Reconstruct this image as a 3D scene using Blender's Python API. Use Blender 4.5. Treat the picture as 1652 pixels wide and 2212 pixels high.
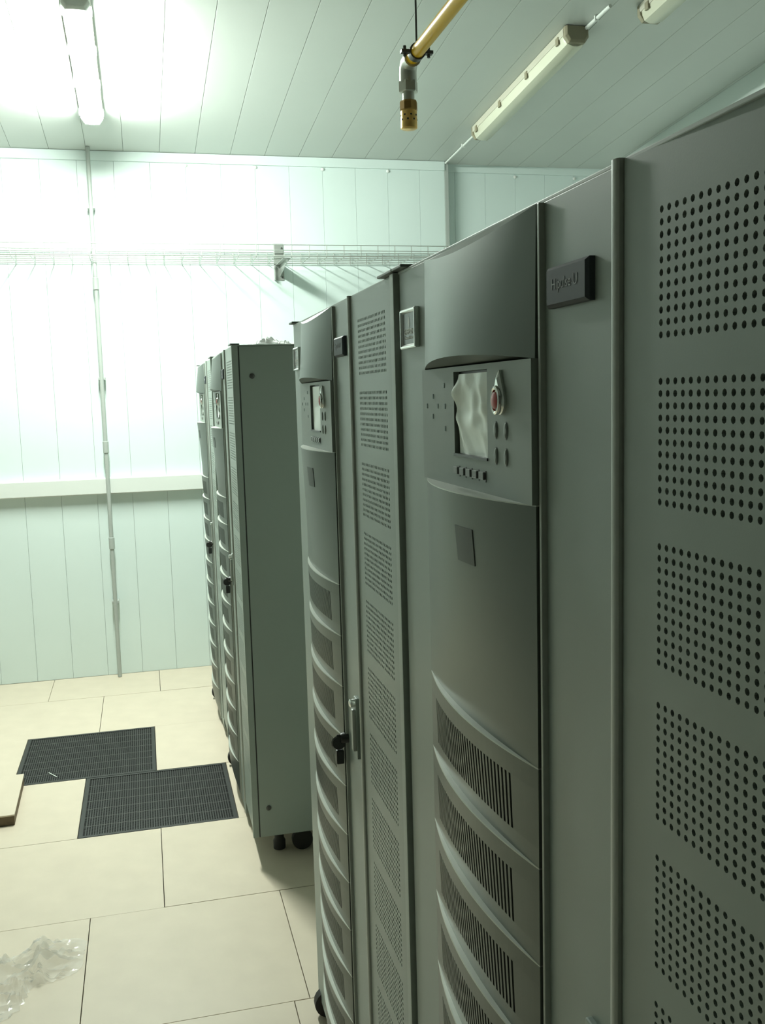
import bpy, bmesh, math, random
from mathutils import Vector, Matrix, Euler
random.seed(7)
for o in list(bpy.data.objects): bpy.data.objects.remove(o, do_unlink=True)
scene = bpy.context.scene
COL = scene.collection

# ------------------------------------------------------------------ camera
F_PX, YAW, PITCH, ROLL, CAM_H = 2089.98, .2395, .1205, -.0277, 1.6148
cam = bpy.data.cameras.new('camera'); camo = bpy.data.objects.new('camera', cam); COL.objects.link(camo)
cam.sensor_fit = 'VERTICAL'; cam.sensor_height = 24.0; cam.lens = 24.0 * F_PX / 2212.0
cam.clip_start = .02
Fv = Vector((math.sin(YAW)*math.cos(PITCH), math.cos(YAW)*math.cos(PITCH), -math.sin(PITCH)))
Rv = Vector((math.cos(YAW), -math.sin(YAW), 0)); Uv = Rv.cross(Fv)
R2 = Rv*math.cos(ROLL) + Uv*math.sin(ROLL); U2 = -Rv*math.sin(ROLL) + Uv*math.cos(ROLL)
m = Matrix((R2, U2, -Fv)).transposed().to_4x4(); m.translation = (0, 0, CAM_H)
camo.matrix_world = m
scene.camera = camo

# ------------------------------------------------------------------ light and exposure
LAMP_EMISSION = 290.0            # the lit fluorescent fixture (built below)
LAMP_COLOR = (.90, .98, .89)
w = bpy.data.worlds.new('world'); scene.world = w; w.use_nodes = True
w.node_tree.nodes['Background'].inputs[0].default_value = (.5, .55, .5, 1)
w.node_tree.nodes['Background'].inputs[1].default_value = .05
scene.view_settings.view_transform = 'Standard'
scene.view_settings.look = 'None'
scene.view_settings.exposure = 0.0
scene.view_settings.gamma = 1.0
scene.view_settings.use_curve_mapping = False

# ------------------------------------------------------------------ materials
def mat(name, col, rough=.5, metal=0.0, var=0.0, vscale=6.0, bump=0.0, bscale=200.0, spec=.5, emit=None, estr=0.0, alpha=1.0, trans=0.0, coat=0.0):
    M = bpy.data.materials.new(name); M.use_nodes = True
    nt = M.node_tree; b = nt.nodes['Principled BSDF']
    c = (col[0], col[1], col[2], 1)
    b.inputs['Base Color'].default_value = c
    b.inputs['Roughness'].default_value = rough
    b.inputs['Metallic'].default_value = metal
    b.inputs['Specular IOR Level'].default_value = spec
    b.inputs['Alpha'].default_value = alpha
    b.inputs['Transmission Weight'].default_value = trans
    b.inputs['Coat Weight'].default_value = coat
    if emit:
        b.inputs['Emission Color'].default_value = (*emit, 1); b.inputs['Emission Strength'].default_value = estr
    if var or bump:
        tc = nt.nodes.new('ShaderNodeTexCoord')
    if var:
        n = nt.nodes.new('ShaderNodeTexNoise'); n.inputs['Scale'].default_value = vscale; n.inputs['Detail'].default_value = 6
        r = nt.nodes.new('ShaderNodeValToRGB')
        r.color_ramp.elements[0].position = .3; r.color_ramp.elements[1].position = .7
        r.color_ramp.elements[0].color = (*[x*(1-var) for x in col], 1)
        r.color_ramp.elements[1].color = (*[min(1, x*(1+var)) for x in col], 1)
        nt.links.new(tc.outputs['Object'], n.inputs['Vector']); nt.links.new(n.outputs['Fac'], r.inputs['Fac'])
        nt.links.new(r.outputs['Color'], b.inputs['Base Color'])
    if bump:
        n2 = nt.nodes.new('ShaderNodeTexNoise'); n2.inputs['Scale'].default_value = bscale; n2.inputs['Detail'].default_value = 3
        bp = nt.nodes.new('ShaderNodeBump'); bp.inputs['Strength'].default_value = bump; bp.inputs['Distance'].default_value = .001
        nt.links.new(tc.outputs['Object'], n2.inputs['Vector']); nt.links.new(n2.outputs['Fac'], bp.inputs['Height'])
        nt.links.new(bp.outputs['Normal'], b.inputs['Normal'])
    return M

MAT = dict(
    wall=mat('white_wall_panel', (.70, .81, .785), .38, var=.02, vscale=2, bump=.05, bscale=40),
    ceil=mat('white_ceiling_panel', (.60, .63, .60), .42, var=.02, vscale=2),
    right_wall=mat('room_wall', (.68, .75, .72), .5),  # unseen right wall, pale tone picked to balance the bounce light
    left_wall=mat('side_wall_bounce_tone', (.36, .39, .37), .6),  # unseen left wall, grey only to hold down bounce light
    rear_wall=mat('rear_wall_bounce_tone', (.13, .13, .12), .6),  # unseen rear wall, darkened only to cut bounce on the near doors
    seam=mat('seam_backing', (.55, .60, .56), .6),
    tile=mat('cream_floor_tile', (.66, .58, .46), .42, var=.035, vscale=9, bump=.04, bscale=120),
    slab=mat('subfloor_concrete', (.16, .15, .13), .9),
    tile_edge=mat('tile_chipboard_edge', (.16, .12, .07), .8, var=.2, vscale=40),
    grille=mat('dark_grille_metal', (.037, .039, .038), .5, metal=.3),
    grille_frame=mat('grille_frame_metal', (.07, .072, .066), .45, metal=.3),
    body=mat('cabinet_grey_paint', (.35, .41, .37), .45, var=.02, vscale=3, bump=.05, bscale=600, spec=.5),
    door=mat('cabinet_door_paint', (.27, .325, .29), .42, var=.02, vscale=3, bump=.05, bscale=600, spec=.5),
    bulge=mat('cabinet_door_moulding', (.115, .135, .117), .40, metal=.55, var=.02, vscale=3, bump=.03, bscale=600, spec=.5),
    ledge=mat('cabinet_ledge_lit', (.52, .56, .50), .35, metal=.2),  # ledge and lips painted brighter: lamp light caught by upward faces
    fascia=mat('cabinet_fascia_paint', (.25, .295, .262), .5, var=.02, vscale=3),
    post=mat('cabinet_post_paint', (.14, .165, .148), .45),
    bead=mat('cabinet_bead_trim', (.42, .46, .42), .38, metal=.1),
    dark=mat('dark_plastic', (.025, .028, .026), .4),
    slot=mat('slot_dark', (.035, .036, .033), .7),
    plate=mat('nameplate_slate', (.045, .055, .06), .55, spec=.25),
    platetext=mat('nameplate_text', (.30, .32, .33), .6, spec=.2),
    badge=mat('badge_grey', (.07, .085, .075), .5, metal=.3),
    chrome=mat('chrome', (.72, .74, .71), .18, metal=1.0),
    logo_bg=mat('logo_field', (.06, .07, .062), .3),
    white_print=mat('white_print', (.75, .78, .73), .5),
    red=mat('red_button_plastic', (.42, .03, .02), .35),
    film=mat('screen_film', (.88, .95, .88), .35, spec=.6),
    screen=mat('screen_glass', (.03, .035, .033), .15),
    btn=mat('button_grey', (.20, .235, .205), .35),
    key=mat('key_grey', (.17, .18, .165), .4),
    led=mat('indicator_print', (.05, .10, .08), .4),
    foot=mat('black_rubber', (.02, .02, .018), .6),
    yellow=mat('yellow_gas_pipe_paint', (.85, .52, .012), .38, var=.05, vscale=10, spec=.3),
    fitting=mat('galvanised_fitting', (.55, .56, .50), .35, metal=.6),
    brass=mat('brass', (.80, .52, .18), .34, metal=.9, var=.15, vscale=60),
    brass_dark=mat('brass_dark', (.36, .22, .07), .4, metal=.8),
    steel=mat('galvanised_steel', (.42, .45, .42), .38, metal=.55),
    steel_dark=mat('steel_dark', (.10, .105, .10), .45, metal=.5),
    conduit=mat('grey_conduit', (.40, .44, .41), .45),
    white_plastic=mat('white_plastic', (.72, .76, .72), .35),
    lamp_house=mat('lamp_housing', (.50, .49, .40), .45),
    lamp_cap=mat('lamp_end_cap', (.26, .24, .16), .5),
    lamp_diff=mat('lamp_diffuser_off', (.62, .63, .50), .25, spec=.6),
    lamp_lit=mat('lamp_diffuser_lit', (.8, .8, .8), .3, emit=LAMP_COLOR, estr=LAMP_EMISSION),
    plastic_film=mat('clear_plastic_film', (.90, .92, .90), .15, alpha=.22, spec=1.0),
    packing=mat('white_packing_film', (.88, .90, .88), .3, alpha=.8),
)

# ------------------------------------------------------------------ mesh helpers
class MB:
    def __init__(s): s.v = []; s.f = []
    def quad(s, *p):
        n = len(s.v); s.v += [tuple(q) for q in p]; s.f.append(tuple(range(n, n+len(p)))); return s
    def box(s, x0, x1, y0, y1, z0, z1):
        n = len(s.v)
        s.v += [(x0,y0,z0),(x1,y0,z0),(x1,y1,z0),(x0,y1,z0),(x0,y0,z1),(x1,y0,z1),(x1,y1,z1),(x0,y1,z1)]
        s.f += [tuple(n+i for i in q) for q in ((0,3,2,1),(4,5,6,7),(0,1,5,4),(1,2,6,5),(2,3,7,6),(3,0,4,7))]
        return s
    def loft(s, rings, closed=True, caps=True):
        n = len(s.v); k = len(rings[0])
        for r in rings: s.v += [tuple(q) for q in r]
        for a in range(len(rings)-1):
            for i in range(k if closed else k-1):
                j = (i+1) % k
                s.f.append((n+a*k+i, n+a*k+j, n+(a+1)*k+j, n+(a+1)*k+i))
        if caps:
            s.f.append(tuple(n+i for i in reversed(range(k)))); s.f.append(tuple(n+(len(rings)-1)*k+i for i in range(k)))
        return s
    def tube(s, pts, r, seg=12, caps=True):
        pts = [Vector(p) for p in pts]; rs = r if isinstance(r, (list, tuple)) else [r]*len(pts)
        rings = []; prev = None
        for i, p in enumerate(pts):
            d = (pts[min(i+1, len(pts)-1)] - pts[max(i-1, 0)]).normalized()
            if prev is None:
                a = Vector((0,0,1)) if abs(d.z) < .9 else Vector((1,0,0)); u = d.cross(a).normalized()
            else:
                u = (prev - d*prev.dot(d)).normalized()
            prev = u; v = d.cross(u)
            rings.append([p + (u*math.cos(2*math.pi*k/seg) + v*math.sin(2*math.pi*k/seg))*rs[i] for k in range(seg)])
        return s.loft(rings, True, caps)
    def lathe(s, prof, c=(0,0,0), axis='z', seg=20):
        rings = []
        for (r, h) in prof:
            ring = []
            for k in range(seg):
                a = 2*math.pi*k/seg; ca, sa = r*math.cos(a), r*math.sin(a)
                q = (ca, sa, h) if axis == 'z' else ((h, ca, sa) if axis == 'x' else (sa, h, ca))
                ring.append((c[0]+q[0], c[1]+q[1], c[2]+q[2]))
            rings.append(ring)
        return s.loft(rings)
    def build(s, name, material, parent=None, bevel=0, smooth=None, **props):
        if smooth is None: smooth = 0 if bevel else 35
        me = bpy.data.meshes.new(name); me.from_pydata(s.v, [], s.f)
        bm = bmesh.new(); bm.from_mesh(me)
        bmesh.ops.remove_doubles(bm, verts=bm.verts, dist=1e-6) if bevel else None
        bmesh.ops.recalc_face_normals(bm, faces=bm.faces)
        if bevel:
            bmesh.ops.bevel(bm, geom=[e for e in bm.edges if len(e.link_faces) == 2 and e.calc_face_angle(0) > .5], offset=bevel, segments=2, profile=.6, affect='EDGES')
        bm.to_mesh(me); bm.free()
        if smooth:
            for p in me.polygons: p.use_smooth = True
            me.set_sharp_from_angle(angle=math.radians(smooth))
        me.materials.append(MAT[material] if isinstance(material, str) else material)
        return link(name, me, parent, **props)

def link(name, me, parent=None, **props):
    o = bpy.data.objects.new(name, me); COL.objects.link(o)
    if parent: o.parent = parent
    for k, v in props.items(): o[k] = v
    return o
def empty(name, loc, **props):
    o = bpy.data.objects.new(name, None); COL.objects.link(o); o.location = loc; o.empty_display_size = .1
    for k, v in props.items(): o[k] = v
    return o
def copy_tree(o, parent=None):
    c = o.copy(); COL.objects.link(c)
    if parent: c.parent = parent
    for ch in list(o.children): copy_tree(ch, c)
    return c
def text_mesh(txt, size, mtx, name, material, parent, extrude=.0002, bold=False):
    cu = bpy.data.curves.new(name, 'FONT'); cu.body = txt; cu.size = size; cu.extrude = extrude
    cu.align_x = 'CENTER'; cu.align_y = 'CENTER'; cu.resolution_u = 3
    if bold: cu.offset = size*.015
    to = bpy.data.objects.new(name, cu); COL.objects.link(to)
    bpy.context.view_layer.update()
    me = bpy.data.meshes.new_from_object(to.evaluated_get(bpy.context.evaluated_depsgraph_get()))
    bpy.data.objects.remove(to, do_unlink=True)
    me.transform(mtx); me.materials.clear(); me.materials.append(MAT[material])
    return link(name, me, parent)
def facing_front(x, y, z):      # text on a cabinet front: right = -y, up = z, out = -x
    M = Matrix(((0,0,-1,x),(-1,0,0,y),(0,1,0,z),(0,0,0,1))); return M

# ------------------------------------------------------------------ room
XL, XR, YF, YW, ZC, SL = -2.6, 3.0, -2.6, 5.8585, 3.0213, .08
XCOR, REC = 1.905, .06
def ceil_z(y): return ZC + SL*(YW - y)
S = 'structure'
floor = MB().box(XL-.1, XR+.1, YF-.1, YW+.3, -.40, -.36).build('floor', 'slab', smooth=0, kind=S, label='cream raised access floor of square tiles in offset rows', category='floor')
T, OX, OY = .6, -.3224, 3.6278
row_off = {-2: .0762, -1: .0051+.3, 0: 0.0, 1: -.002+.3, 2: .0314, 3: .0371+.3}
def tile_mesh(w, d, name='tile'):
    mb = MB().box(.0012, w-.0012, .0012, d-.0012, -.035, 0)
    o = mb.build(name, 'tile', floor, bevel=.0008); return o
full = None; grille_spots = []
for j in range(-11, 4):
    off = row_off.get(j, (.05 if j % 2 else .34) + random.uniform(-.02, .02))
    y0 = OY + j*T; y1 = min(y0+T, YW)
    if y0 >= YW: continue
    k0 = math.floor((XL - OX - off)/T)
    i = k0
    while True:
        x0 = OX + off + i*T
        if x0 >= XR: break
        xa, xb = max(x0, XL), min(x0+T, XR)
        if (j == 0 and i == 0) or (j == 1 and i == -1):
            grille_spots.append((xa, y0)); i += 1; continue
        if xb - xa > .02:
            if abs(xb-xa-T) < 1e-6 and abs(y1-y0-T) < 1e-6:
                if full is None: full = tile_mesh(T, T); o = full
                else: o = link('tile', full.data, floor)
            else: o = tile_mesh(xb-xa, y1-y0)
            o.location = (xa, y0, random.uniform(-.0012, .0))
        i += 1

# walls
def plank_run(root, x0, seams, x1, y, z0, zfun, face=-1):
    xs = [x0] + [s for s in seams if x0 < s < x1] + [x1]
    for a, b in zip(xs, xs[1:]):
        MB().box(a+.0006, b-.0006, y, y+.012, z0, zfun).build('panel', 'wall', root, bevel=.0008)
wall_back = MB().box(XL, XCOR-.03, YW+.012, YW+.10, -.36, ZC).build('wall_back', 'seam', smooth=0, kind=S, label='white panelled back wall behind the cable tray', category='wall')
plank_run(wall_back, XL, [.12+.2*k for k in range(-14, 12)], XCOR-.025, YW, 0, ZC)
MB().box(XCOR-.025, XCOR, YW-.004, YW+REC+.02, 0, ZC).build('corner_profile', 'conduit', wall_back, bevel=.002)
wall_recess = MB().box(XCOR-.03, XR, YW+REC+.012, YW+.10, -.36, ZC).build('wall_recess', 'seam', smooth=0, kind=S, label='set-back white panelled wall section right of the corner profile', category='wall')
plank_run(wall_recess, XCOR, [XCOR+.06+.2*k for k in range(0, 8)], XR, YW+REC, 0, ZC)
for x in (.32, .72, 1.12, 1.52):
    MB().lathe([(.010,0),(.010,-.003),(.007,-.007),(.002,-.009)], (x+.003, YW, 2.955), 'y', 14).build('screw_cap', 'white_plastic', wall_back)
for x in (2.365, 2.77):
    MB().lathe([(.010,0),(.010,-.003),(.007,-.007),(.002,-.009)], (x, YW+REC, 2.955), 'y', 14).build('screw_cap', 'white_plastic', wall_recess)
wl = MB().box(XL-.1, XL, YF, YW+.1, -.36, 3.8).build('wall_left', 'left_wall', smooth=0, kind=S, label='unseen side wall left of the aisle, toned grey to limit bounce light', category='wall')
wr = MB().box(XR, XR+.1, YF, YW+.1, -.36, 3.8).build('wall_right', 'right_wall', smooth=0, kind=S, label='plain white side wall behind the cabinets', category='wall')
wf = MB().box(XL-.1, XR+.1, YF-.1, YF, -.36, 3.8).build('wall_front', 'rear_wall', smooth=0, kind=S, label='unseen wall behind the camera, toned dark to cut bounce light', category='wall')
# top trim
t1 = MB().box(XL, XCOR-.025, YW-.010, YW, ZC-.055, ZC-.001).build('trim_1', 'wall', bevel=.003, kind=S, label='white cornice strip along the top of back wall', category='trim')
t2 = MB().box(XCOR+.001, XR, YW+REC-.010, YW+REC, ZC-.05, ZC+.0).build('trim_2', 'wall', bevel=.003, kind=S, label='white cornice strip along the top of set-back wall', category='trim')
# ceiling: sloping, planks run in depth
def slope_box(x0, x1, y0, y1, t0, t1):
    mb = MB(); n = 0
    mb.v += [(x0,y0,ceil_z(y0)+t0),(x1,y0,ceil_z(y0)+t0),(x1,y1,ceil_z(y1)+t0),(x0,y1,ceil_z(y1)+t0),
             (x0,y0,ceil_z(y0)+t1),(x1,y0,ceil_z(y0)+t1),(x1,y1,ceil_z(y1)+t1),(x0,y1,ceil_z(y1)+t1)]
    mb.f += [(0,3,2,1),(4,5,6,7),(0,1,5,4),(1,2,6,5),(2,3,7,6),(3,0,4,7)]
    return mb
ceiling = slope_box(XL-.1, XR+.1, YF-.1, YW+.2, .010, .06).build('ceiling', 'seam', smooth=0, kind=S, label='white sloping ceiling of long narrow planks', category='ceiling')
x = .178 - .2*14
while x < XR:
    a, b = max(x, XL), min(x+.2, XR)
    if b-a > .02: slope_box(a+.0008, b-.0008, YF, YW+REC, 0, .010).build('plank', 'ceil', ceiling, bevel=.0012)
    x += .2

# ------------------------------------------------------------------ floor grilles
def make_grille(loc, label):
    g = empty('floor_grille', (loc[0], loc[1], 0), label=label, category='floor grille', group='dark vent grilles in the floor')
    mb = MB(); b = .016; a0, a1 = .002, T-.002
    for bx in ((a0,a1,a0,a0+b),(a0,a1,a1-b,a1),(a0,a0+b,a0+b,a1-b),(a1-b,a1,a0+b,a1-b)): mb.box(bx[0],bx[1],bx[2],bx[3],-.035,-.0005)
    mb.build('frame', 'grille', g, smooth=0)
    n = 60; mb = MB()
    p = (a1-a0-2*b)/n
    for k in range(1, n): mb.box(a0+b+k*p-.0020, a0+b+k*p+.0020, a0+b, a1-b, -.022, -.002)
    mb.build('grating', 'grille', g, smooth=0, kind='stuff')
    mb = MB(); p2 = (a1-a0-2*b)/56
    for k in range(1, 56):
        if k % 8: mb.box(a0+b, a1-b, a0+b+k*p2-.0020, a0+b+k*p2+.0020, -.0225, -.0021)
    mb.build('cross_grating', 'grille', g, smooth=0, kind='stuff')
    for k in range(8, 56, 8): MB().box(a0+b, a1-b, a0+b+k*p2-.003, a0+b+k*p2+.003, -.030, -.0015).build('bar', 'grille_frame', g, smooth=0)
    MB().box(a0+b, a1-b, a0+b, a1-b, -.036, -.032).build('void_shade', 'slot', g, smooth=0)  # dark sheet painted in as the shade of the void below
    return g
for k, sp in enumerate(sorted(grille_spots, key=lambda s: s[1])):
    make_grille(sp, ['dark perforated floor grille in front of the cabinet row corner', 'dark perforated floor grille with a white tie lying on it'][k])

# ------------------------------------------------------------------ UPS cabinets
A, Mw = .3268, .6717; H = 1.79; ZB = .10; DEP = .85
B0, B1 = .153, .5185                       # moulded bulge on the main door (door coordinates)
BC, BH = (B0+B1)/2, (B1-B0)/2; D0, SAG, SAGB = .008, .030, .013
def bx(u, d0=D0, sag=SAG): return -(d0 + sag*(1-u*u))
NU = 24
def arc(z, d0=D0, sag=SAG, n=NU, back=.0005):
    pts = [(bx(-1+2*i/n, d0, sag), A+BC+BH*(-1+2*i/n), z) for i in range(n+1)]
    return [(back, A+B0, z)] + pts + [(back, A+B1, z)]

def perforated_sheet():
    mb = MB(); py, pz, ny, nz, nb, per = .0098, .0089, 20, 11, 12, .1225
    y_hi = A - .0615 + py/2; y_lo = y_hi - ny*py
    X0, X1 = -.001, .0022
    ya, yb, za, zb = .024, A-.008, ZB+.003, H-.003
    def flat(y0, y1, z0, z1): mb.quad((X0,y0,z0),(X0,y0,z1),(X0,y1,z1),(X0,y1,z0))
    flat(ya, y_lo, za, zb); flat(y_hi, yb, za, zb)
    zt = zb
    ry, rz = .0026, .0027
    for b in range(nb):
        top = 1.7415 + pz/2 - b*per; bot = top - nz*pz
        flat(y_lo, y_hi, top, zt); zt = bot
        for r in range(nz):
            for c in range(ny):
                cy = y_lo + (c+.5)*py; cz = top - (r+.5)*pz
                n = len(mb.v)
                out = [(-.5,-.5),(0,-.5),(.5,-.5),(.5,0),(.5,.5),(0,.5),(-.5,.5),(-.5,0)]
                hol = [(-.7,-.7),(0,-1),(.7,-.7),(1,0),(.7,.7),(0,1),(-.7,.7),(-1,0)]
                for q in out: mb.v.append((X0, cy+q[0]*py, cz+q[1]*pz))
                for q in hol: mb.v.append((X0, cy+q[0]*ry, cz+q[1]*rz))
                for q in hol: mb.v.append((X1, cy+q[0]*ry, cz+q[1]*rz))
                for k in range(8):
                    k2 = (k+1) % 8
                    mb.f.append((n+k, n+8+k, n+8+k2, n+k2)); mb.f.append((n+8+k, n+16+k, n+16+k2, n+8+k2))
    flat(y_lo, y_hi, za, zt)
    # folded edges
    for (y0, y1, z0, z1) in ((ya,ya,za,zb),(yb,yb,za,zb)): mb.quad((X0,y0,z0),(X0,y0,z1),(.015,y0,z1),(.015,y0,z0))
    for z in (za, zb): mb.quad((X0,ya,z),(X0,yb,z),(.015,yb,z),(.015,ya,z))
    me = bpy.data.meshes.new('perforated_sheet'); me.from_pydata(mb.v, [], mb.f)
    me.materials.append(MAT['door']); return me

def make_cabinet():
    c = empty('ups_cabinet', (0,0,0), category='power cabinet', group='grey power cabinets in two rows')
    W = A + Mw
    # carcass
    MB().box(.024, DEP, .008, W-.004, ZB+.002, H-.004).build('carcass', 'body', c, smooth=0)
    MB().box(.0, DEP, .0, W, H-.004, H).build('top_plate', 'body', c, bevel=.001)
    # near side panel, with groove behind the corner post
    sp = MB().box(.018, DEP, .0, .008, ZB, H-.005).build('side_panel', 'body', c, bevel=.001)
    for (px, pz) in ((.057, 1.688), (.050, .203)):
        MB().lathe([(.009,0),(.009,-.002),(.006,-.0035),(.002,-.0035)], (px, 0, pz), 'y', 14).build('screw', 'steel_dark', sp)
    MB().box(-.007, .014, .0, .022, ZB, H-.001).build('corner_post', 'body', c, bevel=.0015)
    MB().box(.0142, .0178, .001, .009, ZB, H-.006).build('groove', 'dark', c, smooth=0)
    for (a, b) in ((0, .085), (W-.05, W)):
        MB().box(-.010, .02, a, b, H+.0005, H+.0045).build('top_trim', 'post', c, bevel=.001)
    # far side panel
    MB().box(.002, DEP, W-.004, W, ZB, H-.005).build('side_panel', 'body', c, bevel=.001)
    # perforated door
    pd = link('perforated_door', perforated_sheet(), c)
    MB().box(.014, .016, .018, A-.01, ZB+.005, H-.006).build('backing', 'slot', pd, smooth=0)
    # bead between doors
    prof = [(.004, A-.0065)] + [(-.0065*max(0,math.sin(t))**.5, A-.0065*math.cos(t)) for t in [math.pi*k/8 for k in range(9)]] + [(.004, A+.0065)]
    MB().loft([[(px, py, z) for px, py in prof] for z in (ZB, H)]).build('bead_trim', 'bead', c)
    # main door
    d = MB().box(0, .02, A+.008, A+Mw-.006, .045, H-.003).build('main_door', 'door', c, bevel=.0012)
    MB().box(-.006, .001, A+B0-.0075, A+B0-.0025, .046, H-.004).build('trim_strip', 'bead', d, bevel=.001)
    # hood: flat at its top edge, bulging at the bottom
    hz0, hz1 = 1.645, H-.004
    rings = []
    for k in range(9):
        t = k/8; z = hz0 + (hz1-hz0)*t; rings.append([(p_[0], p_[1], p_[2]+(.010-.025*t)*(1-((p_[1]-A-BC)/BH)**2)) for p_ in arc(z, D0*(1-.3*t), SAG*(.9-.4*t))])
    MB().loft(rings).build('hood', 'bulge', d)
    # fascia with screen opening
    fz0, fz1 = 1.5055, 1.645; fx = -.012
    sy0, sy1, sz0, sz1 = A+.2735, A+.3875, 1.541, 1.639
    fa = MB()
    ys = [A+B0, sy0, sy1, A+B1]; zs = [fz0, sz0, sz1, fz1]
    for i in range(3):
        for j in range(3):
            if i == 1 and j == 1: continue
            fa.quad((fx,ys[i],zs[j]),(fx,ys[i],zs[j+1]),(fx,ys[i+1],zs[j+1]),(fx,ys[i+1],zs[j]))
    for (p, q) in (((sy0,sz0),(sy1,sz0)),((sy1,sz0),(sy1,sz1)),((sy1,sz1),(sy0,sz1)),((sy0,sz1),(sy0,sz0))):
        fa.quad((fx,*p),(fx,*q),(-.001,*q),(-.001,*p))
    for yy in (A+B0, A+B1): fa.quad((fx,yy,fz0),(fx,yy,fz1),(0,yy,fz1),(0,yy,fz0))
    fa.build('fascia', 'fascia', d, smooth=0)
    MB().box(-.0012, -.0002, sy0, sy1, sz0, sz1).build('screen', 'screen', d, smooth=0)
    mb = MB()
    for (a0,a1,b0,b1) in ((sy0,sy1,sz0,sz0+.003),(sy0,sy1,sz1-.003,sz1),(sy0,sy0+.003,sz0,sz1),(sy1-.006,sy1,sz0,sz1)): mb.box(-.0135 if b0 == sz0 and a1-a0 > .05 and b1 < 1.56 else -.005, -.0012, a0, a1, b0, b1)
    mb.build('screen_bezel', 'dark', d, smooth=0)
    # teardrop stop button
    cy, cz = A+.2305, 1.606
    def tear(s, x):
        pts = []
        for k in range(24):
            a = 2*math.pi*k/24; r = .0115*s
            yy = r*math.sin(a)*(1 if math.cos(a) < 0 else (1-math.cos(a)*.75)); zz = r*math.cos(a)*(1 if math.cos(a) < 0 else 2.05)
            pts.append((x, cy+yy, cz+zz))
        return pts
    MB().loft([tear(1.30, fx+.001), tear(1.30, fx-.003), tear(1.0, fx-.006), tear(.9, fx-.006)]).build('button_surround', 'chrome', d)
    ring = MB(); rr = []
    for k in range(20):
        a = 2*math.pi*k/20
        rr.append([(fx-.006-.0028*math.sin(b), cy+(.0105+.0024*math.cos(b))*math.sin(a), cz+(.0128+.0024*math.cos(b))*math.cos(a)) for b in [2*math.pi*q/8 for q in range(8)]])
    rr.append(rr[0]); ring.loft(rr, True, False).build('button_ring', 'chrome', d)
    MB().lathe([(.0085,0),(.0085,-.0075),(.0065,-.0085),(.001,-.009)], (fx-.001, cy, cz), 'x', 16).build('stop_button', 'red', d)
    for yy in (A+.2475, A+.2185):
        for zz in (1.575, 1.548):
            prof = []
            for s_, h_ in ((1,.001),(1,-.0008),(.8,-.0018),(.3,-.0022)):
                prof.append([(fx+h_, yy+.0042*s_*math.cos(a), zz+.0085*s_*math.sin(a)) for a in [2*math.pi*k/16 for k in range(16)]])
            MB().loft(prof).build('button', 'btn', d)
            ring = MB(); rr = []
            for k in range(16):
                a = 2*math.pi*k/16
                rr.append([(fx-.0003*q, yy+(.0053-.0008*w_)*math.cos(a), zz+(.0097-.0008*w_)*math.sin(a)) for q, w_ in ((0,0),(1,0),(1,1),(0,1))])
            rr.append(rr[0]); ring.loft(rr, True, False).build('button_rim', 'post', d)
    for k in range(5):
        yy = A + .379 - .0223*k
        MB().box(fx-.003, fx+.001, yy-.0075, yy+.0075, 1.520, 1.5285).build('key', 'key', d, bevel=.0008)
        MB().box(fx-.0006, fx+.001, yy-.0105, yy-.0072, 1.5175, 1.5300).build('key_slot', 'dark', d, smooth=0)
    for (yy, zz) in ((.4245,1.624),(.4705,1.611),(.4975,1.599),(.4515,1.599),(.4225,1.599),(.4725,1.586),(.4225,1.572)):
        MB().box(fx-.0006, fx+.0005, A+yy-.002, A+yy+.002, zz-.003, zz+.003).build('indicator', 'led', d, smooth=0)
    # body of the moulding, its ledge with light painted in, the louvres and the kick
    zt = 1.243; pit = .1045
    MB().loft([arc(zt + (1.5042-zt)*k/8, D0, SAGB+(SAG-SAGB)*(k/8)**1.3) for k in range(9)]).build('moulding', 'bulge', d)
    MB().loft([arc(1.5043), arc(1.5055)]).build('ledge', 'ledge', d)
    by0, by1 = .2715, .3205
    up = ((by0+by1)/2 - BC)/BH; bxm = bx(up)
    u0 = (by0-BC)/BH; u1 = (by1-BC)/BH
    def sgm(z): return SAGB+(SAG-SAGB)*((z-zt)/(1.5042-zt))**1.3
    uu = [u0+(u1-u0)*k/6 for k in range(7)]
    MB().loft([[(bx(u, D0, sgm(z))-.0009, A+BC+BH*u, z) for u in uu] + [(bx(u, D0, sgm(z))+.001, A+BC+BH*u, z) for u in reversed(uu)] for z in (1.428, 1.448, 1.468)]).build('badge', 'badge', d, smooth=20)
    S1 = SAGB+.0078
    def louvre_mesh():
        mb = MB(); z1, z0 = 0, -pit; za, zb = -.024, -pit+.020
        def sg(z): return S1 + (SAGB-S1)*(-z/pit)
        def P(u, z, rec=0): return (bx(u, D0, sg(z))+rec, A+BC+BH*u, z)
        def strip(us, zz):
            for a, b in zip(us, us[1:]): mb.quad(P(a,zz[0]),P(a,zz[1]),P(b,zz[1]),P(b,zz[0]))
        us = [-1+2*i/NU for i in range(NU+1)]
        strip(us, (za, -.0015)); strip(us, (z0, zb))
        e0, e1, n = -.74, .74, 32
        for (a, b) in ((-1, e0), (e1, 1)):
            uu = [a+(b-a)*k/4 for k in range(5)]; strip(uu, (zb, za))
        pw = (e1-e0)/n; rec = .0045
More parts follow.
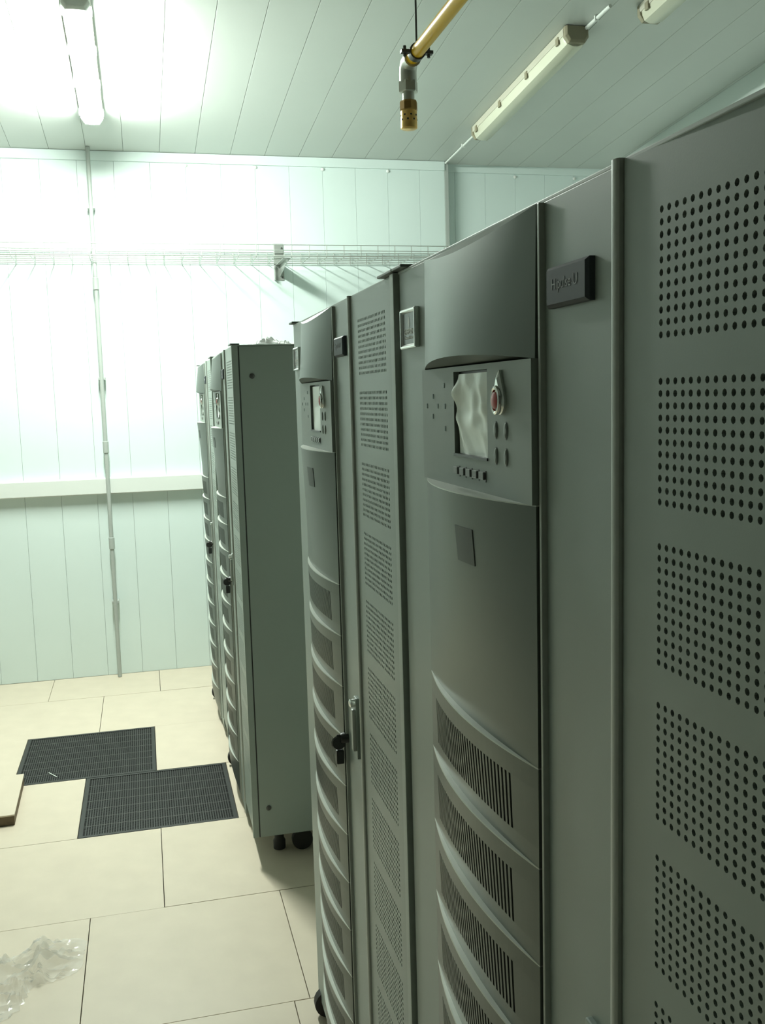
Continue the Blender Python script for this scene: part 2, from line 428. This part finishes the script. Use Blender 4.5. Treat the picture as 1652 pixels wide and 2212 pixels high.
        for k in range(n):
            a = e0+k*pw; mid = a+pw*.52; b = a+pw
            strip([a, mid], (zb, za))
            mb.quad(P(mid,zb,rec),P(mid,za,rec),P(b,za,rec),P(b,zb,rec))
            mb.quad(P(mid,zb),P(mid,za),P(mid,za,rec),P(mid,zb,rec)); mb.quad(P(b,zb),P(b,za),P(b,za,rec),P(b,zb,rec))
            mb.quad(P(mid,za),P(b,za),P(b,za,rec),P(mid,za,rec)); mb.quad(P(mid,zb),P(b,zb),P(b,zb,rec),P(mid,zb,rec))
        for u in (-1, 1): mb.quad(P(u,z0),P(u,z1),(0,A+BC+BH*u,z1),(0,A+BC+BH*u,z0))
        return mb
    first = None; lip = None
    for k in range(10):
        z = zt - pit*k
        if first is None:
            first = louvre_mesh().build('louvre', 'bulge', d, smooth=20)
            lip = MB().loft([arc(-.0016, D0, S1), arc(0, D0, S1-.0006)]).build('louvre_lip', 'ledge', d)
            first.location.z = z; lip.location.z = z
        else:
            o = link('louvre', first.data, d); o.location.z = z
            o = link('louvre_lip', lip.data, d); o.location.z = z
    zk = zt - 10*pit
    o = link('louvre_lip', lip.data, d); o.location.z = zk
    rings = []
    for k in range(11):
        t = k/10; z = zk-.0016 - (zk-.0016-.045)*t; rings.append(arc(z, D0*(1-t**2), S1*(1-.75*t**2.2)))
    MB().loft(rings).build('kick_moulding', 'bulge', d)
    # nameplate
    npl = MB(); y0, y1, z0, z1 = A+.0435, A+.1275, 1.688, 1.724
    npl.loft([[(x_, y0+e, z0+e), (x_, y0+e, z1-e), (x_, y1-e, z1-e), (x_, y1-e, z0+e)] for x_, e in ((.001, 0), (-.005, 0), (-.008, .003), (-.008, .0031))])
    npl.build('nameplate', 'plate', d, smooth=0)
    text_mesh('Hipulse U', .0135, facing_front(-.0081, A+.087, 1.7075), 'nameplate_lettering', 'platetext', d)
    # logo plate: chrome frame, dark field, flame mark and two lines of lettering
    y0, y1, z0, z1 = A+.5665, A+.6425, 1.678, 1.732
    fr = MB(); b = .006
    def rect(x_, e): return [(x_, y0+e, z0+e), (x_, y0+e, z1-e), (x_, y1-e, z1-e), (x_, y1-e, z0+e)]
    fr.loft([rect(0, 0), rect(-.006, 0), rect(-.0075, .0015), rect(-.0075, .003), rect(-.004, b)], True, False)
    fr.build('logo_frame', 'chrome', d, smooth=0)
    MB().box(-.0042, -.001, y0+b, y1-b, z0+b, z1-b).build('logo_field', 'logo_bg', d, smooth=0)
    yc = (y0+y1)/2; mb = MB()
    for sgn, zoff in ((1, .001), (-1, -.0015)):
        pts = []
        for k in range(9):
            t = k/8; pts.append((yc + sgn*(.0012+.0022*math.sin(math.pi*t)), 1.706+zoff+.016*t))
        pts2 = [(yc + sgn*.0006 - sgn*.0016*(t_/8)*(1-t_/8), 1.706+zoff+.016*t_/8) for t_ in range(8, -1, -1)]
        mb.quad(*[(-.0046, a_, b_) for a_, b_ in pts+pts2])
    mb.build('logo_mark', 'white_print', d, smooth=0)
    text_mesh('EMERSON', .0105, facing_front(-.0044, yc, 1.7005), 'logo_lettering', 'white_print', d, bold=True)
    text_mesh('Network Power', .0062, facing_front(-.0044, yc, 1.6925), 'logo_lettering', 'white_print', d, bold=True)
    # lock with key, swing handle
    lk = MB().lathe([(.011,.002),(.011,-.012),(.009,-.016),(.002,-.016)], (0, A+B0-.002, .927), 'x', 16).build('lock', 'dark', d)
    MB().box(-.024, -.012, A+B0-.004, A+B0-.001, .919, .935).build('key_blade', 'dark', d, bevel=.001)
    MB().lathe([(.013,-.003),(.015,0),(.013,.003)], (-.020, A+B0-.0025, .918), 'y', 14).build('key_bow', 'dark', d)
    MB().box(-.026, -.010, A+B0-.008, A+B0+.006, .874, .903).build('key_tag', 'dark', d, bevel=.003)
    hd = MB().box(-.007, .001, A+.030, A+.052, .925, 1.045).build('handle', 'door', d, bevel=.002)
    MB().box(-.014, -.006, A+.034, A+.048, .94, 1.022).build('handle_grip', 'bead', d, bevel=.003)
    MB().lathe([(.008,0),(.008,-.012),(.005,-.014),(.001,-.014)], (-.004, A+.041, 1.034), 'x', 12).build('handle_lock', 'chrome', d)
    # feet and casters
    def foot(px, py):
        MB().lathe([(.017,ZB+.003),(.017,.040),(.022,.030),(.022,.002),(.020,0)], (px, py, 0), 'z', 16).build('foot', 'foot', c)
    def caster(px, py, r=.037, ax='x'):
        MB().lathe([(.012,-.014),(r,-.013),(r+.001,0),(r,.013),(.012,.014)], (px, py, r), ax, 20).build('caster_wheel', 'foot', c)
        MB().box(px-.018, px-.015, py-.010, py+.010, r-.01, ZB+.003).box(px+.015, px+.018, py-.010, py+.010, r-.01, ZB+.003).box(px-.012, px+.012, py-.02, py+.02, ZB-.012, ZB+.003).build('caster_fork', 'post', c, smooth=0)
    foot(.095, .11); foot(.095, W-.13); foot(DEP-.06, .11); foot(DEP-.06, W-.13)
    caster(.175, .085, ax='y'); caster(.021, W-.035, ax='y'); caster(DEP-.15, .085); caster(DEP-.15, W-.07)
    return c, d

cab, door0 = make_cabinet()
X1_, X2_ = .3694, .301
spots = [((X1_, .7065-A, 0), 'dark grey power cabinet with crumpled film bulging over its display screen'),
         ((X1_, .7065+Mw+.004, 0), 'grey power cabinet adjoining the crumpled-film one, at the row end by the gap'),
         ((X2_, 3.22, 0), 'grey power cabinet with plain dark side panel and plastic film on top'),
         ((X2_, 3.22+A+Mw+.004, 0), 'grey power cabinet standing closest to the white back wall')]
cabs = []
for i, (loc, lab) in enumerate(spots):
    o = cab if i == 0 else copy_tree(cab)
    o.location = loc; o['label'] = lab; cabs.append(o)

# the first cabinet's perforated door is not quite flush: its outer edge sits a little deeper
pd0 = [ch for ch in cabs[0].children if ch.name.split('.')[0] == 'perforated_door'][0]
AJ = math.radians(1.2); piv = Vector((0, A, 0))
pd0.rotation_euler = (0, 0, AJ); pd0.location = piv - Euler((0, 0, AJ)).to_matrix() @ piv

# display films
def film_mesh(wr):
    mb = MB(); n, k = 22, 26; y0, y1, z0, z1 = A+.2765, A+.3800, 1.544, 1.636
    rnd = random.Random(3)
    folds = [(rnd.uniform(0,1), rnd.uniform(0,1), rnd.uniform(0,math.pi), rnd.uniform(.04,.12), rnd.uniform(.4,1)) for _ in range(12)]
    def hgt(u, v):
        if not wr: return .0012*math.sin(7*v+2*u)*u*(1-u)*4
        s = 0
        for (a, b, th, w_, am) in folds:
            q = (u-a)*math.cos(th) + (v-b)*math.sin(th); l = -(u-a)*math.sin(th) + (v-b)*math.cos(th)
            s += am*math.exp(-(q/w_)**2)*math.exp(-(l/.4)**2)
        s = .0028*s
        s += .006*math.exp(-((u-1.0)/.16)**2-((v-.76)/.13)**2)      # bubble at the far edge
        s += .003*math.exp(-((u-.45)/.10)**2)*math.exp(-((v-.62)/.2)**2)
        return s
    for j in range(k+1):
        for i in range(n+1):
            u, v = i/n, j/k
            yy = y0+(y1-y0)*u; zz = z0+(z1-z0)*v
            if wr: yy += .006*math.exp(-((u-1)/.2)**2-((v-.76)/.1)**2)
            mb.v.append((-.0078-hgt(u, v), yy, zz))
    for j in range(k):
        for i in range(n):
            a = j*(n+1)+i; mb.f.append((a, a+1, a+n+2, a+n+1))
    return mb
flat_film = None
for i, c in enumerate(cabs):
    dr = [ch for ch in c.children if ch.name.split('.')[0] == 'main_door'][0]
    if i == 0: film_mesh(True).build('protective_film', 'film', dr, smooth=60)
    elif flat_film is None: flat_film = film_mesh(False).build('protective_film', 'film', dr, smooth=60)
    else: link('protective_film', flat_film.data, dr)

# ------------------------------------------------------------------ ceiling lamps
def lamp(name, x, y0, y1, lit, label, grp=None):
    yc = (y0+y1)/2; L = (y1-y0)/2
    r = empty(name, (x, yc, ceil_z(yc)-.001), label=label, category='ceiling lamp', group='fluorescent ceiling lamps')
    r.rotation_euler = (-math.atan(SL), 0, 0)
    hw = .055
    MB().box(-hw, hw, -L+.02, L-.02, -.035, -.001).build('housing', 'lamp_house', r, bevel=.006)
    prof = [(-hw+.004, -.034), (-hw+.006, -.050), (-hw+.016, -.072), (-.012, -.082), (.012, -.082), (hw-.016, -.072), (hw-.006, -.050), (hw-.004, -.034)]
    MB().loft([[(px*s, y, -.034+(pz+.034)*s) for px, pz in prof] for y, s in ((-L+.03, .9), (-L+.045, 1), (L-.045, 1), (L-.03, .9))]).build('diffuser', 'lamp_lit' if lit else 'lamp_diff', r)
    for s in (-1, 1):
        pr = [(-hw, -.002), (-hw, -.045), (-hw+.018, -.070), (hw-.018, -.070), (hw, -.045), (hw, -.002)]
        ya, yb = (-L, -L+.032) if s < 0 else (L-.032, L)
        MB().loft([[(px*q, y, pz*q) for px, pz in pr] for y, q in ((ya, .86 if s < 0 else 1), (ya+.01, 1), (yb-.01, 1), (yb, 1 if s < 0 else .86))]).build('end_cap', 'white_plastic' if lit else 'lamp_cap', r, bevel=.003)  # caps go lighter when lit: lamp glare put into their colour
    for k in range(4):
        y = -L+.09 + (2*L-.18)*k/3
        for s in (-1, 1): MB().box(s*hw-.004, s*hw+.004, y-.014, y+.014, -.052, -.020).build('clip', 'white_plastic' if lit else 'lamp_cap', r, bevel=.002)  # clips on the lit fixture carry its glare as a lighter colour
    return r
lamp('ceiling_lamp', -.16, 4.02, 5.26, True, 'lit fluorescent ceiling lamp glaring above the aisle')
lamp('ceiling_lamp', 1.905, 4.03, 5.28, False, 'unlit cream fluorescent ceiling lamp with white conduits at both ends')
lamp('ceiling_lamp', 2.135, 2.60, 3.85, False, 'unlit cream fluorescent ceiling lamp past the end of the white conduit')
def conduit(label, x0, y0, x1, y1, r=.008):
    rt = empty('lamp_conduit', (x0, y0, ceil_z(y0)-.012), label=label, category='conduit', group='white conduits at the unlit lamp')
    dz = ceil_z(y1)-ceil_z(y0)
    MB().tube([(0,0,0),(x1-x0,y1-y0,dz)], r, 12).build('tube', 'white_plastic', rt)
    for t in (.45,):
        MB().box((x1-x0)*t-.011, (x1-x0)*t+.011, (y1-y0)*t-.006, (y1-y0)*t+.006, dz*t-.010, dz*t+.011).build('clip', 'white_plastic', rt, bevel=.002)
conduit('short white conduit running from the lamp end cap away from wall', 1.945, 4.03, 1.955, 3.83)
conduit('thin white conduit running from the lamp to the wall corner', 1.90, 5.28, 1.885, YW-.012, .006)

# ------------------------------------------------------------------ gas pipe with nozzle
PX, PY, PZ, PR = .716, 2.5, 2.462, .0168
gp = empty('gas_pipe', (PX, PY, PZ), label='yellow gas pipe ending in a brass nozzle, hung from the ceiling', category='pipe')
MB().tube([(0,-5.05,0),(0,-.012,0)], PR, 20).build('pipe', 'yellow', gp)
el = [(0,-.02,0),(0,.0,0),(0,.012,-.003),(0,.02,-.012),(0,.023,-.024),(0,.023,-.05)]
MB().tube(el, [.021,.0225,.0225,.0225,.0225,.0225], 18).build('elbow', 'fitting', gp, smooth=40)
MB().tube([(0,-.024,0),(0,-.010,0)], .0225, 18).build('elbow_collar', 'fitting', gp)
MB().lathe([(.0235,-.072),(.025,-.070),(.025,-.046),(.0235,-.044)], (0,.023,0), 'z', 6).build('nut', 'fitting', gp, smooth=20)
MB().lathe([(.0155,-.095),(.0155,-.071)], (0,.023,0), 'z', 18).build('neck', 'fitting', gp)
MB().lathe([(.0215,-.118),(.0235,-.115),(.0235,-.097),(.0215,-.093)], (0,.023,0), 'z', 8).build('nozzle_nut', 'brass_dark', gp, smooth=20)
nz = MB().lathe([(.0185,-.163),(.0215,-.161),(.0215,-.119),(.0205,-.117)], (0,.023,0), 'z', 24).build('nozzle', 'brass', gp)
for rr_, zz in ((0, -.130), (1, -.141)):
    for k in range(8):
        a = 2*math.pi*(k+.5*rr_)/8; ca, sa = math.cos(a), math.sin(a)
        ring = lambda rad: [(rad*ca - .0026*math.cos(b)*sa, .023+rad*sa + .0026*math.cos(b)*ca, zz+.0026*math.sin(b)) for b in [2*math.pi*q/8 for q in range(8)]]
        MB().loft([ring(.020), ring(.0218)]).build('nozzle_hole', 'slot', nz, smooth=0)
# hanger clamp and rod
cl = MB(); rr = []
for k in range(21):
    a = 2*math.pi*k/20
    rr.append([(q*math.cos(a), -.062+y_, q*math.sin(a)) for q, y_ in ((PR+.0004,-.011),(PR+.004,-.011),(PR+.004,.011),(PR+.0004,.011))])
cl.loft(rr, True, False)
cl.build('hanger_clamp', 'steel_dark', gp)
for s in (-1, 1):
    MB().box(s*.0305-.0105, s*.0305+.0105, -.071, -.053, -.004, .004).build('clamp_ear', 'steel_dark', gp, bevel=.001)
    MB().lathe([(.004,-.012),(.004,.014)], (s*.031, -.062, 0), 'z', 6).build('clamp_bolt', 'steel_dark', gp)
MB().tube([(.0,-.062,PR),(.0,-.062,ceil_z(PY-.062)-PZ-.001)], .0026, 8).build('hanger_rod', 'steel_dark', gp)

# ------------------------------------------------------------------ cable tray
tz, td, th = 2.405, .30, .062
tray = empty('cable_tray', (XL+.01, YW-.01, tz), label='wire mesh cable tray carried on brackets along the white wall', category='cable tray')
L0, L1 = .0, XCOR-.02-XL-.01
rw = .0026
for k in range(5): MB().tube([(L0,-.008-td*k/4+.004,0),(L1,-.008-td*k/4+.004,0)], rw*1.7 if k == 4 else rw, 6).build('long_wire', 'steel', tray)
for yy in (-.004, -td-.004):
    for zz in (.032, th): MB().tube([(L0,yy,zz),(L1,yy,zz)], rw, 6).build('long_wire', 'steel', tray)
cw = MB().tube([(0,-.0035,th),(0,-.0035,-.004),(0,-td-.0045,-.004),(0,-td-.0045,th)], .0024, 6).build('cross_wire', 'steel', tray)
x = L0+.06; cw.location.x = x
while x+.1 < L1:
    x += .1; o = link('cross_wire', cw.data, tray); o.location.x = x
def bracket(xw, label):
    b = empty('tray_bracket', (xw, YW, tz), label=label, category='bracket', group='brackets under the cable tray')
    pl = MB().box(-.030, .030, -.004, -.0005, -.098, .115).build('wall_plate', 'steel', b, bevel=.001)
    MB().box(-.030, -.024, -.03, -.004, -.098, -.012).build('flange', 'steel', b, smooth=0)
    mb = MB()
    for xx in (.004,):
        mb.loft([[(xx+o_, -.004, -.075), (xx+o_, -.004, -.012), (xx+o_, -.305, -.012), (xx+o_, -.305, -.028)] for o_ in (0, .004)])
    mb.build('arm_web', 'steel', b, smooth=0)
    MB().box(-.020, .024, -.305, -.004, -.012, -.0085).build('arm_flange', 'steel', b, smooth=0)
    for zz in (-.08, .09): MB().lathe([(.006,0),(.006,-.004),(.004,-.005),(.001,-.005)], (.018, -.004, zz), 'y', 8).build('bolt', 'steel_dark', b)
bracket(.838, 'angled steel bracket holding the wire tray, casting a slanted shadow')
bracket(-1.25, 'steel bracket holding the wire tray left of the vertical conduit')

# ------------------------------------------------------------------ wall trunking and vertical conduit
tr = empty('wall_trunking', (XL+.01, YW, 1.087), label='white cable trunking running horizontally across the wall', category='trunking')
TL = XCOR-.03-XL-.01
MB().box(0, TL, -.048, -.0005, 0, .094).build('base', 'white_plastic', tr, bevel=.002)
MB().box(0, TL, -.054, -.048, .004, .090).build('lid', 'white_plastic', tr, bevel=.002)
vc = empty('wall_conduit', (-.2123, YW-.066, 0), label='thin grey vertical conduit with couplings from ceiling to floor', category='conduit')
MB().tube([(0,0,.002),(0,0,ceil_z(YW-.066)-.002)], .0115, 12).build('tube', 'conduit', vc)
for zz in (.80, 1.36, 2.28): MB().lathe([(.0125,-.035),(.0165,-.032),(.0165,.032),(.0125,.035)], (0,0,zz), 'z', 14).build('coupling', 'conduit', vc)
for zz in (.45, 1.75, 2.7): MB().box(-.02, .02, -.004, .065, zz-.008, zz+.008).build('stand_off', 'conduit', vc, bevel=.002)

# ------------------------------------------------------------------ loose things on the floor
lt = empty('loose_floor_tile', (-.565, 3.825, .0), label='loose cream floor tile with brown edge lying on the floor', category='floor tile')
lt.rotation_euler = (0, 0, math.radians(1.6))
MB().box(-.6, 0, 0, .43, .036, .042).build('facing', 'tile', lt, bevel=.001)
MB().box(-.5985, -.0015, .0015, .4285, .001, .036).build('core', 'tile_edge', lt, smooth=0)

def crumple(name, material, cx, cy, cz, wx, wy, hgt, seed, label, cat, n=60, rot=0):
    rnd = random.Random(seed); mb = MB()
    rid = [(rnd.uniform(-.5,.5), rnd.uniform(-.5,.5), rnd.uniform(0,math.pi), rnd.uniform(.02,.07), rnd.uniform(.2,1)) for _ in range(44)]
    out = [1+.28*math.sin(3*a+1.3)+.18*math.sin(5*a+seed) for a in [2*math.pi*k/64 for k in range(64)]]
    for j in range(n+1):
        for i in range(n+1):
            u, v = i/n*2-1, j/n*2-1
            du = u*math.sqrt(max(0,1-v*v/2)); dv = v*math.sqrt(max(0,1-u*u/2))
            a = math.atan2(dv, du) % (2*math.pi); s = out[int(a/(2*math.pi)*63.99)]*.5
            px, py = du*s, dv*s; rr = math.hypot(du, dv)
            h = 0
            for (a_, b_, th, w_, am) in rid:
                q = (px-a_)*math.cos(th)+(py-b_)*math.sin(th); l = -(px-a_)*math.sin(th)+(py-b_)*math.cos(th)
                h += am*max(0, 1-abs(q)/w_)*math.exp(-(l/.3)**2)
            h = h*hgt*(1-rr**4)*.5 + .0015
            mb.v.append((px*wx, py*wy, h))
    for j in range(n):
        for i in range(n):
            a = j*(n+1)+i; mb.f.append((a, a+1, a+n+2, a+n+1))
    o = mb.build(name, material, None, smooth=25, label=label, category=cat)
    o.location = (cx, cy, cz); o.rotation_euler = (0, 0, rot)
    return o
crumple('plastic_wrap', 'plastic_film', -.46, 2.76, .0, .40, .30, .075, 5, 'crumpled clear plastic wrap lying on the cream floor tiles', 'plastic wrap', rot=.3)
crumple('packing_film', 'packing', X2_+.17, 3.40, H+.001, .30, .28, .035, 11, 'crumpled white packing film on top of the cabinet', 'packing film')
ct = MB().box(-.0, .075, -.0018, .0018, 0, .002).build('cable_tie', 'white_plastic', smooth=0, label='short white plastic tie lying on the dark floor grille', category='cable tie')
ct.location = (-.487, 4.345, -.0005); ct.rotation_euler = (0, 0, math.radians(-58))
